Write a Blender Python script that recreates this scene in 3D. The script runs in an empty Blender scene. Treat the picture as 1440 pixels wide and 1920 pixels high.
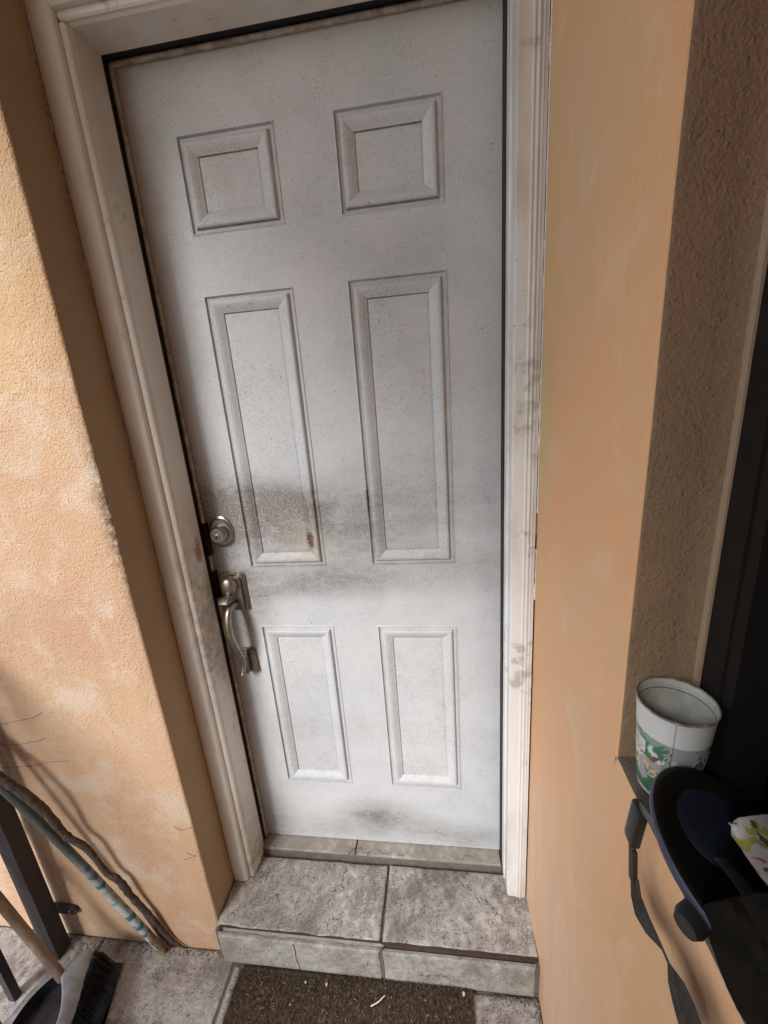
import bpy, bmesh, math, random
from mathutils import Vector, Matrix, noise
R = math.radians
SC = bpy.context.scene
COL = SC.collection

# ------------------------------------------------------------------ camera
cam_d = bpy.data.cameras.new('camera')
cam = bpy.data.objects.new('camera', cam_d); COL.objects.link(cam)
rr = Vector((0.98953, 0.12139, -0.07336)); uu = Vector((0.03636, 0.28800, 0.95692)); 
def ortho(f, u):
    f = f.normalized(); r = f.cross(u).normalized(); return r, r.cross(f), f
yaw, pit, rol = 0.1430, -0.2845, -0.0765
def cam_axes():
    cy, sy, cp, sp, cr, sr = math.cos(yaw), math.sin(yaw), math.cos(pit), math.sin(pit), math.cos(rol), math.sin(rol)
    r = Vector((cy, sy, 0)); u = Vector((0, 0, 1)); f = Vector((-sy, cy, 0))
    f2 = cp*f + sp*u; u2 = cp*u - sp*f
    return cr*r + sr*u2, cr*u2 - sr*r, f2
rx, ux, fx = cam_axes()
M = Matrix((rx, ux, -fx)).transposed().to_4x4()
M.translation = Vector((0.6137, -0.9760, 1.3705))
cam.matrix_world = M
cam_d.sensor_fit = 'VERTICAL'; cam_d.sensor_height = 36; cam_d.sensor_width = 27
cam_d.lens = 798.13/1920*36
cam_d.clip_start = 0.02; cam_d.clip_end = 500
SC.camera = cam

# ------------------------------------------------------------------ sky, sun, exposure
SUN_AZ = R(207)     # compass-like angle measured from +y towards +x: light arrives from here
SUN_EL = R(34)
W = bpy.data.worlds.new('World'); SC.world = W; W.use_nodes = True
wn = W.node_tree.nodes; wl = W.node_tree.links
sky = wn.new('ShaderNodeTexSky'); sky.sky_type = 'NISHITA'; sky.sun_disc = False
sky.sun_elevation = SUN_EL; sky.sun_rotation = SUN_AZ
bg = wn['Background']; bg.inputs['Strength'].default_value = 0.15
wl.new(sky.outputs[0], bg.inputs[0])
sd = bpy.data.lights.new('sun', 'SUN'); sd.energy = 2.3; sd.angle = R(15); sd.color = (1.0, 0.985, 0.965)
sun = bpy.data.objects.new('sun', sd); COL.objects.link(sun)
sdir = Vector((math.sin(SUN_AZ)*math.cos(SUN_EL), math.cos(SUN_AZ)*math.cos(SUN_EL), math.sin(SUN_EL)))
sun.rotation_euler = sdir.to_track_quat('Z', 'Y').to_euler()
SC.view_settings.view_transform = 'Standard'; SC.view_settings.look = 'None'
SC.view_settings.gamma = 1; SC.view_settings.exposure = 0.68
SC.cycles.max_bounces = 8; SC.cycles.diffuse_bounces = 5
SC.cycles.sample_clamp_indirect = 6

def PXL(u, v, axis, val):
    d = rx*((u-720)/798.13)+ux*((960-v)/798.13)+fx; C = M.translation; k = (val-C[axis])/d[axis]; return C+d*k
# ------------------------------------------------------------------ node helpers
class NT:
    def __init__(s, name):
        s.m = bpy.data.materials.new(name); s.m.use_nodes = True
        s.t = s.m.node_tree; s.n = s.t.nodes; s.l = s.t.links
        s.b = s.n['Principled BSDF']
        s.geo = s.n.new('ShaderNodeNewGeometry').outputs['Position']
        s.obj = s.n.new('ShaderNodeTexCoord').outputs['Object']
    def put(s, sock, v):
        if hasattr(v, 'is_output'): s.l.new(v, sock)
        elif isinstance(v, (tuple, list)) and len(v) == 3 and sock.type == 'RGBA': sock.default_value = (*v, 1)
        else: sock.default_value = v
    def vm(s, op, a, b=None, c=None):
        n = s.n.new('ShaderNodeVectorMath'); n.operation = op; s.put(n.inputs[0], a)
        if b is not None: s.put(n.inputs[1], b)
        return n.outputs['Value'] if op in ('LENGTH', 'DOT_PRODUCT', 'DISTANCE') else n.outputs[0]
    def ma(s, op, a, b=0.0, c=None, clamp=False):
        n = s.n.new('ShaderNodeMath'); n.operation = op; n.use_clamp = clamp
        s.put(n.inputs[0], a); s.put(n.inputs[1], b)
        if c is not None: s.put(n.inputs[2], c)
        return n.outputs[0]
    def noise(s, scale, detail=6, rough=.55, v=None, stretch=None, dist=0.0):
        n = s.n.new('ShaderNodeTexNoise'); v = s.geo if v is None else v
        if stretch: v = s.vm('MULTIPLY', v, stretch)
        s.put(n.inputs['Vector'], v); n.inputs['Scale'].default_value = scale
        n.inputs['Detail'].default_value = detail; n.inputs['Roughness'].default_value = rough
        n.inputs['Distortion'].default_value = dist
        return n.outputs['Fac']
    def voro(s, scale, feature='F1', v=None, out='Distance', rnd=1.0):
        n = s.n.new('ShaderNodeTexVoronoi'); n.feature = feature; v = s.geo if v is None else v
        s.put(n.inputs['Vector'], v); n.inputs['Scale'].default_value = scale
        n.inputs['Randomness'].default_value = rnd
        return n.outputs[out]
    def ramp(s, v, lo, hi, a=0.0, b=1.0, smooth=True):
        n = s.n.new('ShaderNodeMapRange'); n.interpolation_type = 'SMOOTHSTEP' if smooth else 'LINEAR'
        s.put(n.inputs['Value'], v)
        if lo > hi: lo, hi, a, b = hi, lo, b, a
        n.inputs['From Min'].default_value = lo; n.inputs['From Max'].default_value = hi
        n.inputs['To Min'].default_value = a; n.inputs['To Max'].default_value = b
        return n.outputs[0]
    def mix(s, f, a, b):
        n = s.n.new('ShaderNodeMix'); n.data_type = 'RGBA'; n.clamp_factor = True
        s.put(n.inputs[0], f); s.put(n.inputs[6], a); s.put(n.inputs[7], b)
        return n.outputs[2]
    def mulc(s, a, b, f=1.0):
        n = s.n.new('ShaderNodeMix'); n.data_type = 'RGBA'; n.blend_type = 'MULTIPLY'
        s.put(n.inputs[0], f); s.put(n.inputs[6], a); s.put(n.inputs[7], b)
        return n.outputs[2]
    def blob(s, c, r, soft=1.0):
        """1 at c falling to 0 at the ellipsoid radii r"""
        d = s.vm('SUBTRACT', s.geo, c); d = s.vm('DIVIDE', d, r)
        return s.ramp(s.vm('LENGTH', d), 1.0, 1.0-soft, 0.0, 1.0)
    def bump(s, *hs):
        prev = None
        for h, dist, st in hs:
            n = s.n.new('ShaderNodeBump'); s.put(n.inputs['Height'], h)
            n.inputs['Distance'].default_value = dist; n.inputs['Strength'].default_value = st
            if prev is not None: s.l.new(prev, n.inputs['Normal'])
            prev = n.outputs[0]
        s.l.new(prev, s.b.inputs['Normal'])
    def out(s, color=None, rough=None, metal=None, spec=None, **kw):
        if color is not None: s.put(s.b.inputs['Base Color'], color)
        if rough is not None: s.put(s.b.inputs['Roughness'], rough)
        if metal is not None: s.put(s.b.inputs['Metallic'], metal)
        if spec is not None: s.put(s.b.inputs['Specular IOR Level'], spec)
        for k, v in kw.items(): s.put(s.b.inputs[k], v)
        return s.m

DW = 0.748; FZ = -.03; GZ = -.155; WY = -.226; CX = -.055; RW = .813
# ------------------------------------------------------------------ materials
def specks(t, scale, size, keep, v=None):
    """sparse dots: voronoi cells, only a share of them"""
    d = t.voro(scale, v=v); c = t.voro(scale, v=v, out='Color')
    sep = t.n.new('ShaderNodeSeparateColor'); t.l.new(c, sep.inputs[0])
    r = t.ma('MULTIPLY', sep.outputs[0], size*1.6)
    dot = t.ma('LESS_THAN', d, r)
    return t.ma('MULTIPLY', dot, t.ma('GREATER_THAN', sep.outputs[1], 1-keep))

def mat_door(groove=0.0):
    t = NT('door_paint' if groove == 0 else 'door_groove_grime_shade')
    n1 = t.noise(2.3, 5); n2 = t.ma('ADD', t.ma('MULTIPLY', t.noise(11, 9, .72, stretch=(.8, 1, 1.5)), .7), t.ma('MULTIPLY', t.noise(52, 7, .75), .3)); nf = t.noise(120, 4, .7)
    col = t.mix(t.ramp(n1, .35, .65), (.555, .57, .595), (.50, .535, .565))
    # fine brushed grain running across
    gr = t.noise(60, 5, .7, stretch=(.35, 1, 3.0))
    col = t.mulc(col, (.86, .86, .85), t.ramp(gr, .50, .74, 0, .7))
    col = t.mulc(col, (.80, .79, .77), t.ramp(t.noise(6, 8, .68), .46, .70, 0, .5))
    col = t.mulc(col, (.80, .80, .80), t.ramp(t.noise(48, 6, .75), .52, .70, 0, .35))
    gritm = t.ma('MULTIPLY', t.ramp(t.noise(230, 5, .8), .50, .66), t.ramp(t.noise(9, 6, .6), .38, .62, .25, 1))
    col = t.mulc(col, (.52, .50, .47), t.ma('MULTIPLY', gritm, .85))
    # smudges of old dirt
    wig = t.ma('MULTIPLY', t.ramp(n2, .25, .75), 1.0)
    def sm(c, r, k, lo=.25):
        return t.ma('MULTIPLY', t.ma('MULTIPLY', t.blob(c, r), t.ramp(n2, lo, .72, .25, 1)), k)
    tot = sm((.15, 0, 1.10), (.27, 1, .12), 1.35)
    for a in (((.01, 0, 1.02), (.20, 1, .40), .95), ((.24, 0, 1.04), (.40, 1, .22), .65), ((.40, 0, 1.05), (.42, 1, .17), .55), ((.30, 0, .895), (.32, 1, .07), .95), ((.60, 0, .93), (.36, 1, .10), .5),
              ((.38, 0, .115), (.18, 1, .085), 1.0), ((.40, 0, .05), (.42, 1, .10), .7), ((.10, 0, .84), (.12, 1, .14), .85), ((.03, 0, .6), (.09, 1, .4), .6),
              ((.66, 0, .04), (.22, 1, .08), .7), ((.04, 0, .04), (.12, 1, .20), .8), ((.60, 0, 1.12), (.34, 1, .22), .45), ((.55, 0, 1.62), (.18, 1, .09), .3),
              ((.72, 0, 1.0), (.05, 1, 1.0), .30), ((.20, 0, .40), (.20, 1, .25), .18)):
        tot = t.ma('ADD', tot, sm(*a))
    col = t.mix(t.ma('MULTIPLY', t.ma('MINIMUM', tot, 1.0), t.ramp(t.noise(170, 6, .8), .36, .60, .62, 1.0)), col, (.155, .14, .13))
    # pale splatter inside the smudges
    sp = t.ma('MULTIPLY', specks(t, 170, .34, .30), t.blob((.2, 0, 1.07), (.26, 1, .16), .8))
    sp2 = t.ma('MULTIPLY', specks(t, 330, .3, .5), t.blob((.2, 0, 1.0), (.35, 1, .2), .6))
    sp3 = t.ma('MULTIPLY', specks(t, 260, .3, .4), t.blob((.39, 0, .10), (.18, 1, .08), .6))
    spp = t.ma('MAXIMUM', t.ma('MAXIMUM', sp, sp2), sp3)
    col = t.mix(t.ma('MULTIPLY', t.ma('MULTIPLY', spp, t.ramp(t.noise(30, 5), .35, .6)), .5), col, (.55, .53, .5))
    # scuffs and fly specks
    sc = t.noise(75, 9, .8, dist=.9)
    col = t.mix(t.ramp(sc, .645, .72, 0, .55), col, (.14, .12, .11))
    scr = t.ma('MULTIPLY', t.ramp(t.noise(38, 10, .85, dist=2.5), .60, .68), t.blob((.54, 0, 1.62), (.2, 1, .13), .8))
    col = t.mix(t.ma('MULTIPLY', scr, .5), col, (.16, .13, .12))
    col = t.mix(t.ma('MULTIPLY', specks(t, 55, .055, .28), .85), col, (.06, .045, .04))
    col = t.mix(t.ma('MULTIPLY', specks(t, 160, .10, .12), .7), col, (.08, .06, .055))
    # dust settled at the very bottom edge, yellowed handling zone
    col = t.mix(t.ma('MULTIPLY', t.blob((.27, 0, 1.0), (.09, 1, .08)), .35), col, (.42, .36, .24))
    # rust
    rn = t.noise(420, 5, .8)
    rs = t.ma('MULTIPLY', t.blob((.281, 0, 1.015), (.026, 1, .062), .9), 1.0)
    rs = t.ma('MAXIMUM', rs, t.ma('MULTIPLY', t.blob((.281, 0, 1.09), (.008, 1, .08), .9), .85))
    rs = t.ma('MAXIMUM', rs, t.ma('MULTIPLY', t.blob((.436, 0, 1.11), (.009, 1, .09), .9), .95))
    rs = t.ma('MAXIMUM', rs, t.ma('MULTIPLY', t.blob((.475, 0, 1.1), (.03, 1, .06), .9), .45))
    rs = t.ma('MAXIMUM', rs, t.ma('MULTIPLY', t.blob((.320, 0, 1.03), (.018, 1, .05), .9), .5))
    rs = t.ma('MAXIMUM', rs, t.ma('MULTIPLY', t.blob((.436, 0, 1.3), (.006, 1, .25), .9), .35))
    rm = t.ramp(t.ma('ADD', t.ma('MULTIPLY', rs, .40), rn), .78, .84)
    col = t.mix(t.ma('MULTIPLY', rm, .95), col, t.mix(rn, (.045, .014, .008), (.12, .038, .014)))
    # shallow drips / peeled paint on the upper right panel
    pe = t.ma('MULTIPLY', t.ramp(t.noise(90, 8, .8, dist=3), .60, .64), t.blob((.545, 0, 1.79), (.035, 1, .05), .8))
    col = t.mix(t.ma('MULTIPLY', pe, .55), col, (.24, .22, .20))
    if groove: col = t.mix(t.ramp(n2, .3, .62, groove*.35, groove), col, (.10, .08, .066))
    t.bump((t.noise(900, 2, .5), .0004, .35), (nf, .0006, .25), (n2, .002, .18))
    return t.out(col, t.ramp(n2, .3, .7, .42, .62), spec=.4)

def mat_trim(name='trim_paint', base=(.72, .71, .68), warm=(.60, .56, .49)):
    t = NT(name)
    n = t.noise(5, 6, .6, stretch=(1, 1, .35)); n2 = t.noise(30, 8, .7)
    col = t.mix(t.ramp(n, .38, .68), base, warm)
    col = t.mix(t.ramp(t.ma('MULTIPLY', n2, t.noise(7, 3)), .31, .42, 0, .5), col, (.24, .20, .165))
    col = t.mix(t.ma('MULTIPLY', specks(t, 70, .075, .2), .85), col, (.07, .05, .045))
    # dirty towards lock and foot
    col = t.mix(t.ma('MULTIPLY', t.ma('MULTIPLY', t.blob((0, -.07, .85), (.03, .2, .4)), t.ramp(n2, .3, .7)), .7), col, (.22, .185, .15))
    col = t.mix(t.ma('MULTIPLY', t.ma('MULTIPLY', t.blob((0, -.07, 0), (.05, .2, .35)), t.ramp(n2, .3, .7)), .55), col, (.22, .19, .165))
    col = t.mix(t.ma('MULTIPLY', t.blob((.0, -.052, 1.015), (.02, .02, .045), .5), t.ramp(n2, .4, .5, 0, .9)), col, (.36, .22, .11))
    t.bump((t.noise(300, 3), .0005, .3), (n2, .003, .25), (t.noise(18, 4, stretch=(1, 1, .25)), .006, .25))
    return t.out(col, .55, spec=.35)

def mat_stucco(name, a, b, c, rough_bump, fine=1.0, stain=0.3):
    t = NT(name)
    n = t.noise(3.4, 5, .6, stretch=(1, 1, .6)); n2 = t.noise(9, 6, .6, dist=.6); n3 = t.noise(55, 5, .65)
    col = t.mix(t.ramp(n, .38, .64), a, b)
    col = t.mix(t.ramp(n2, .52, .72, 0, .7), col, c)
    col = t.mulc(col, (.82, .78, .74), t.ramp(t.noise(26, 8, .7), .56, .74, 0, stain))
    col = t.mix(t.ma('MULTIPLY', specks(t, 24, .035, .2), .8), col, (.10, .05, .025))
    if not name.startswith('side'): col = t.mulc(col, (.75, .66, .6), t.ma('MULTIPLY', t.ramp(t.noise(46, 9, .85, dist=3.0, stretch=(1, 1, .45)), .64, .68), .55))
    if name.startswith('wall'):
        col = t.mix(t.ma('MULTIPLY', t.ma('MULTIPLY', t.blob((CX, WY, 1.16), (.035, .05, .30), .9), t.ramp(t.noise(60, 7, .75), .35, .6)), .9), col, (.10, .085, .07))
        col = t.mix(t.ma('MULTIPLY', t.blob((-.2, WY, 1.75), (.4, .3, .55), .9), .6), col, (.62, .41, .20))  # warm sun patch painted into the upper wall colour
        col = t.mix(t.ma('MULTIPLY', t.ramp(t.noise(5.5, 5, .6, dist=.5), .50, .66), .55), col, (.64, .54, .44))
    if name.startswith('side'):
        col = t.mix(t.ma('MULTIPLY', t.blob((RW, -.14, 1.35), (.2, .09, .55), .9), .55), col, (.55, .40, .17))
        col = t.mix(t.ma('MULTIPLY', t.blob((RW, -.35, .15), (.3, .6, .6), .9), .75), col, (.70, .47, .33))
    g = t.noise(330, 3, .55); p = t.ramp(t.noise(150, 3, .5), .56, .70)
    if name.startswith('side'):
        z = t.n.new('ShaderNodeSeparateXYZ'); t.l.new(t.geo, z.inputs[0])
        rip = t.ma('MULTIPLY', t.ramp(t.noise(7, 1, .4, stretch=(1, 1.8, .55), dist=.3), .3, .7), t.ramp(z.outputs['Z'], 1.0, .3, .12, 1.0))
        t.bump((rip, .004, .7), (t.noise(34, 4, .6), .0030, .55), (g, .0009, .4))
        return t.out(col, .5, spec=.35)
    t.bump((n2, .012, .35), (n3, .006, rough_bump*.8), (g, .0036*fine, min(1, rough_bump*1.8)), (t.noise(190, 2, .5), .0035, rough_bump), (p, .0030, rough_bump))
    return t.out(col, .82, spec=.25)

def mat_tile(name, a, b, c, dark=(.10, .085, .075), k=1.0, relief=1.0):
    t = NT(name)
    n = t.noise(3.5, 6, .6); n2 = t.noise(45, 8, .7); n3 = t.noise(210, 5, .7); n4 = t.noise(11, 7, .65)
    col = t.mix(t.ramp(n, .4, .62), a, b)
    col = t.mix(t.ramp(n2, .50, .62), col, c)
    pit = t.ramp(t.ma('ADD', t.ma('ADD', t.ma('MULTIPLY', t.voro(330), .55), t.ma('MULTIPLY', n2, 1.1)), t.ma('MULTIPLY', n3, .6)), 1.0, .84)
    col = t.mix(t.ma('MULTIPLY', pit, .9*k), col, dark)
    col = t.mix(t.ramp(n4, .46, .62, 0, .8*k), col, (.18, .155, .135))
    col = t.mulc(col, (.76, .74, .71), t.ramp(t.noise(2.6, 7, .7), .50, .62, 0, .7))
    col = t.mulc(col, (.55, .50, .46), t.ramp(t.noise(300, 4, .75), .50, .62, 0, .75*k))
    sp = t.ramp(t.ma('ADD', t.ma('MULTIPLY', t.noise(260, 4, .7), .7), t.ma('MULTIPLY', n, .3)), .56, .64)
    col = t.mix(t.ma('MULTIPLY', sp, .7*k), col, (.62, .6, .58))
    # hairline cracks
    cr = t.voro(5.2, 'DISTANCE_TO_EDGE', v=t.vm('ADD', t.geo, t.vm('MULTIPLY', t_noise_vec(t, 22), (.09, .09, .09))))
    crm = t.ma('MULTIPLY', t.ramp(cr, .0, .012, 1, 0), t.ma('MULTIPLY', t.ramp(t.noise(4.5, 2), .46, .54), t.ramp(t.noise(34, 4, .6), .42, .56)))
    col = t.mix(t.ma('MULTIPLY', crm, .8), col, (.05, .042, .038))
    t.bump((n4, .006, .4), (n2, .003*relief, .8), (t.ma('SUBTRACT', 1.0, crm), .002, .7), (t.ma('SUBTRACT', 1.0, pit), .0018*relief, .9))
    return t.out(col, t.ramp(n2, .3, .7, .45, .75), spec=.4)
def t_noise_vec(t, scale):
    n = t.n.new('ShaderNodeTexNoise'); t.put(n.inputs['Vector'], t.geo); n.inputs['Scale'].default_value = scale; n.inputs['Detail'].default_value = 5
    return n.outputs['Color']

def mat_plain(name, col, rough=.6, metal=0, spec=.5, var=.25, scale=30, bump=.3, bd=.001, dark=None):
    t = NT(name); n = t.noise(scale, 7, .65)
    d = dark or tuple(x*(1-var) for x in col)
    c = t.mix(t.ramp(n, .35, .65), col, d)
    t.bump((t.noise(scale*6, 4), bd, bump))
    return t.out(c, rough, metal, spec)

M_DOOR = mat_door(); M_GROOVE = mat_door(.30); M_STEP_SHADE = mat_door(.72)  # groove dirt; the strongest one carries painted step shadow
M_TRIM = mat_trim(); M_TRIMR = mat_trim('trim_paint_side', (.74, .74, .73), (.50, .46, .41))
M_BLACK = mat_plain('black_rubber', (.012, .011, .011), .7, bump=.1)
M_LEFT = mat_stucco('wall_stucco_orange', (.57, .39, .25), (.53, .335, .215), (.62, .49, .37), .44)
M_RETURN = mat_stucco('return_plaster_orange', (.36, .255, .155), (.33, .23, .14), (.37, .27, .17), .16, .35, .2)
M_RIGHT = mat_stucco('side_plaster_orange', (.69, .375, .185), (.63, .40, .215), (.69, .455, .29), .10, .35, .12)
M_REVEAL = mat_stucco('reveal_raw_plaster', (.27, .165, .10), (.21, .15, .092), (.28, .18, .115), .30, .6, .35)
M_TILE = mat_tile('step_tile_glaze', (.40, .375, .345), (.33, .305, .275), (.50, .475, .44))
M_TILE2 = mat_tile('threshold_tile_glaze', (.36, .325, .28), (.30, .275, .24), (.40, .37, .33), k=.5, relief=.4)
M_TILE3 = mat_tile('riser_tile_glaze', (.33, .325, .305), (.29, .275, .25), (.38, .37, .35), k=.8, relief=.45)
M_TILE4 = mat_tile('patio_tile_glaze', (.40, .38, .355), (.34, .31, .285), (.48, .46, .435))
M_GROUT = mat_plain('grout_cement', (.155, .14, .128), .9, spec=.2, scale=60, bump=.8, bd=.003)
M_BRICKRED = mat_plain('red_clay_edge', (.065, .040, .034), .8, spec=.3, scale=40, bump=.5)
M_NICKEL = None
def mat_metal():
    t = NT('aged_nickel'); n = t.noise(60, 6, .7)
    c = t.mix(t.ramp(n, .4, .7), (.33, .30, .265), (.22, .195, .17))
    t.bump((t.noise(300, 3), .0003, .3))
    return t.out(c, t.ramp(n, .3, .7, .32, .48), 1.0)
M_NICKEL = mat_metal()
M_DARKMETAL = mat_plain('dark_painted_steel', (.045, .037, .042), .5, spec=.4, scale=50)
M_FRAME = mat_plain('window_frame_dark', (.012, .0105, .0095), .6, spec=.2, scale=30)
M_CAULK = mat_plain('old_caulk', (.42, .39, .35), .7, scale=120, bump=.8, bd=.002, dark=(.2, .16, .13))

# ------------------------------------------------------------------ object helpers
def obj(name, me_or_bm, mats=None, parent=None, smooth=False, loc=None):
    if isinstance(me_or_bm, bmesh.types.BMesh):
        me = bpy.data.meshes.new(name); me_or_bm.normal_update(); me_or_bm.to_mesh(me); me_or_bm.free()
    else: me = me_or_bm
    if mats:
        for m in (mats if isinstance(mats, (list, tuple)) else [mats]): me.materials.append(m)
    if smooth:
        for p in me.polygons: p.use_smooth = True
        me.set_sharp_from_angle(angle=R(38))
    o = bpy.data.objects.new(name, me); COL.objects.link(o)
    if parent: o.parent = parent
    if loc: o.location = loc
    return o
def tag(o, label=None, cat=None, group=None, kind=None):
    if label: o['label'] = label
    if cat: o['category'] = cat
    if group: o['group'] = group
    if kind: o['kind'] = kind
    return o
def thing(name, label, cat, loc=(0, 0, 0), group=None):
    o = bpy.data.objects.new(name, None); COL.objects.link(o); o.location = loc; o.empty_display_size = .05
    return tag(o, label, cat, group)
def part(name, bm, mats, parent, smooth=False, label=None):
    o = obj(name, bm, mats, parent, smooth)
    o.matrix_parent_inverse = parent.matrix_world.inverted() if parent.type != 'EMPTY' else Matrix.Translation(-parent.location)
    if label: o['label'] = label
    return o
def box(bm, x0, x1, y0, y1, z0, z1, bev=0.0, mi=0):
    r = bmesh.ops.create_cube(bm, size=1)
    bmesh.ops.scale(bm, vec=(x1-x0, y1-y0, z1-z0), verts=r['verts'])
    bmesh.ops.translate(bm, vec=((x0+x1)/2, (y0+y1)/2, (z0+z1)/2), verts=r['verts'])
    fs = {f for v in r['verts'] for f in v.link_faces}
    for f in fs: f.material_index = mi
    if bev:
        es = {e for v in r['verts'] for e in v.link_edges}
        g = bmesh.ops.bevel(bm, geom=list(es), offset=bev, segments=2, affect='EDGES', profile=.6)
        return None
    return r['verts']
def BM(): return bmesh.new()
def boxbm(*a, bev=0.0):
    b = BM(); box(b, *a, bev=bev); return b
def tube(bm, pts, rad, n=12, cap=True, flat=1.0, up=None, phase=0):
    """sweep circle (or flattened) along pts; rad scalar or list"""
    pts = [Vector(p) for p in pts]; rings = []
    prevu = Vector(up) if up else None
    for i, p in enumerate(pts):
        d = (pts[min(i+1, len(pts)-1)] - pts[max(i-1, 0)]).normalized()
        if prevu is None: prevu = Vector((0, 0, 1)) if abs(d.z) < .9 else Vector((1, 0, 0))
        s = d.cross(prevu).normalized(); u = s.cross(d).normalized(); prevu = u
        r = rad[i] if isinstance(rad, (list, tuple)) else rad
        rings.append([bm.verts.new(p + s*math.cos(2*math.pi*k/n+phase)*r + u*math.sin(2*math.pi*k/n+phase)*r*flat) for k in range(n)])
    for a, b in zip(rings, rings[1:]):
        for k in range(n): bm.faces.new((a[k], a[(k+1) % n], b[(k+1) % n], b[k]))
    if cap:
        bm.faces.new(rings[0][::-1]); bm.faces.new(rings[-1])
def lathe(bm, prof, n=48, mat=None, cap0=False, cap1=False):
    """prof: (r,z) list, around local z; mat: 4x4"""
    mat = mat or Matrix(); rings = []
    for r, z in prof:
        rings.append([bm.verts.new(mat @ Vector((r*math.cos(2*math.pi*k/n), r*math.sin(2*math.pi*k/n), z))) for k in range(n)])
    for a, b in zip(rings, rings[1:]):
        for k in range(n): bm.faces.new((a[k], a[(k+1) % n], b[(k+1) % n], b[k]))
    if cap0: bm.faces.new(rings[0][::-1])
    if cap1: bm.faces.new(rings[-1])
    return rings
# smooth the path
def cr(pts, rads, n=5):
    P = [Vector(p) for p in pts]; o = []; ro = []
    for i in range(len(P)-1):
        p0, p1, p2, p3 = P[max(i-1, 0)], P[i], P[i+1], P[min(i+2, len(P)-1)]
        for k in range(n):
            t = k/n
            o.append(.5*((2*p1)+(-p0+p2)*t+(2*p0-5*p1+4*p2-p3)*t*t+(-p0+3*p1-3*p2+p3)*t**3)); ro.append(rads[i]*(1-t)+rads[i+1]*t)
    o.append(P[-1]); ro.append(rads[-1]); return o, ro
def prism(bm, poly, axis, a, b):
    """extrude 2D poly; axis 'z': poly in xy; 'x': poly in (y,z); 'y': poly in (x,z)"""
    def P(u, v, w): return {'z': (u, v, w), 'x': (w, u, v), 'y': (u, w, v)}[axis]
    A = [bm.verts.new(P(u, v, a)) for u, v in poly]; B = [bm.verts.new(P(u, v, b)) for u, v in poly]
    n = len(poly)
    for i in range(n): bm.faces.new((A[i], A[(i+1) % n], B[(i+1) % n], B[i]))
    bm.faces.new(A[::-1]); bm.faces.new(B)
    bmesh.ops.recalc_face_normals(bm, faces=bm.faces)
def frame_mat(o, zdir, xdir=(1, 0, 0)):
    z = Vector(zdir).normalized(); x = Vector(xdir); y = z.cross(x).normalized(); x = y.cross(z)
    m = Matrix((x, y, z)).transposed().to_4x4(); m.translation = Vector(o); return m
def rough_sheet(x0, x1, z0, z1, nx, nz, f, amp, sc, seed=0):
    """grid displaced by noise; f(u,v,d)->point"""
    bm = BM(); g = []
    for j in range(nz+1):
        row = []
        for i in range(nx+1):
            u = x0+(x1-x0)*i/nx; v = z0+(z1-z0)*j/nz
            d = amp*noise.noise(Vector((u*sc, v*sc, seed))) + amp*.5*noise.noise(Vector((u*sc*2.7, v*sc*2.7, seed+5)))
            row.append(bm.verts.new(f(u, v, d)))
        g.append(row)
    for j in range(nz):
        for i in range(nx): bm.faces.new((g[j][i], g[j][i+1], g[j+1][i+1], g[j+1][i]))
    return bm

# ------------------------------------------------------------------ setting dimensions
# ground
tag(obj('ground', rough_sheet(-60, 60, -60, 12, 12, 12, lambda u, v, d: (u, v, GZ-.05), 0, 1), mat_plain('yard_concrete', (.52, .50, .46), .9, scale=3, bump=.4)), kind='structure')
# patio tiles, grout bed and separate tiles
bm = boxbm(-1.3, RW+.3, -2.6, WY+.03, GZ-.06, GZ-.0035)
patio = tag(obj('patio', bm, M_GROUT), kind='structure')
M_GAPDARK_EARLY = mat_plain('crack_dirt', (.035, .028, .024), .95, spec=.05)
def slab_tile(x0, x1, y0, y1, z, th, seed, chips=.0012, nseg=26, rim=.0035):
    """a tile with an uneven outline and a softened rim"""
    random.seed(seed); bm = BM()
    def outline(inset, zz, amp):
        pts = []
        for (ax, ay), (bx, by) in (((x0, y0), (x1, y0)), ((x1, y0), (x1, y1)), ((x1, y1), (x0, y1)), ((x0, y1), (x0, y0))):
            for i in range(nseg):
                t = i/nseg; px, py = ax+(bx-ax)*t, ay+(by-ay)*t
                cx, cy = (x0+x1)/2, (y0+y1)/2
                sx, sy = (x1-x0)/2, (y1-y0)/2
                jx = noise.noise(Vector((px*45, py*45, seed)))*amp + noise.noise(Vector((px*14, py*14, seed+9)))*amp
                k = inset + jx
                pts.append((cx+(px-cx)*(1-k/sx), cy+(py-cy)*(1-k/sy), zz))
        return [bm.verts.new(p) for p in pts]
    a = outline(0.0006, z-th, 0); b = outline(0.0006, z-rim, chips*.6); c = outline(rim*.5, z-rim*.3, chips); d = outline(rim*1.6, z, chips*1.4)
    n = len(a)
    for p, q in ((a, b), (b, c), (c, d)):
        for k in range(n): bm.faces.new((p[k], p[(k+1) % n], q[(k+1) % n], q[k]))
    bm.faces.new(d); bm.faces.new(a[::-1])
    return bm
xs = [-1.29, -.868, -.441, -.014, .413, RW+.001]; ys = [-.255, -.682, -1.109, -1.536, -1.963, -2.39]
k = 0
for i in range(5):
    for j in range(5):
        if i < 1 and j > 3: continue
        yt = ys[j] if i >= 3 else (ys[j] if j else WY-.001)
        if i == 2 and j == 0: yt = WY-.001
        x0, x1 = xs[i]+.0035, xs[i+1]-.0035
        part('tile', slab_tile(x0, x1, ys[j+1]+.0035, yt-(.0035 if j else .0012), GZ, .0068, 100+k), M_TILE4, patio); k += 1
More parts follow.
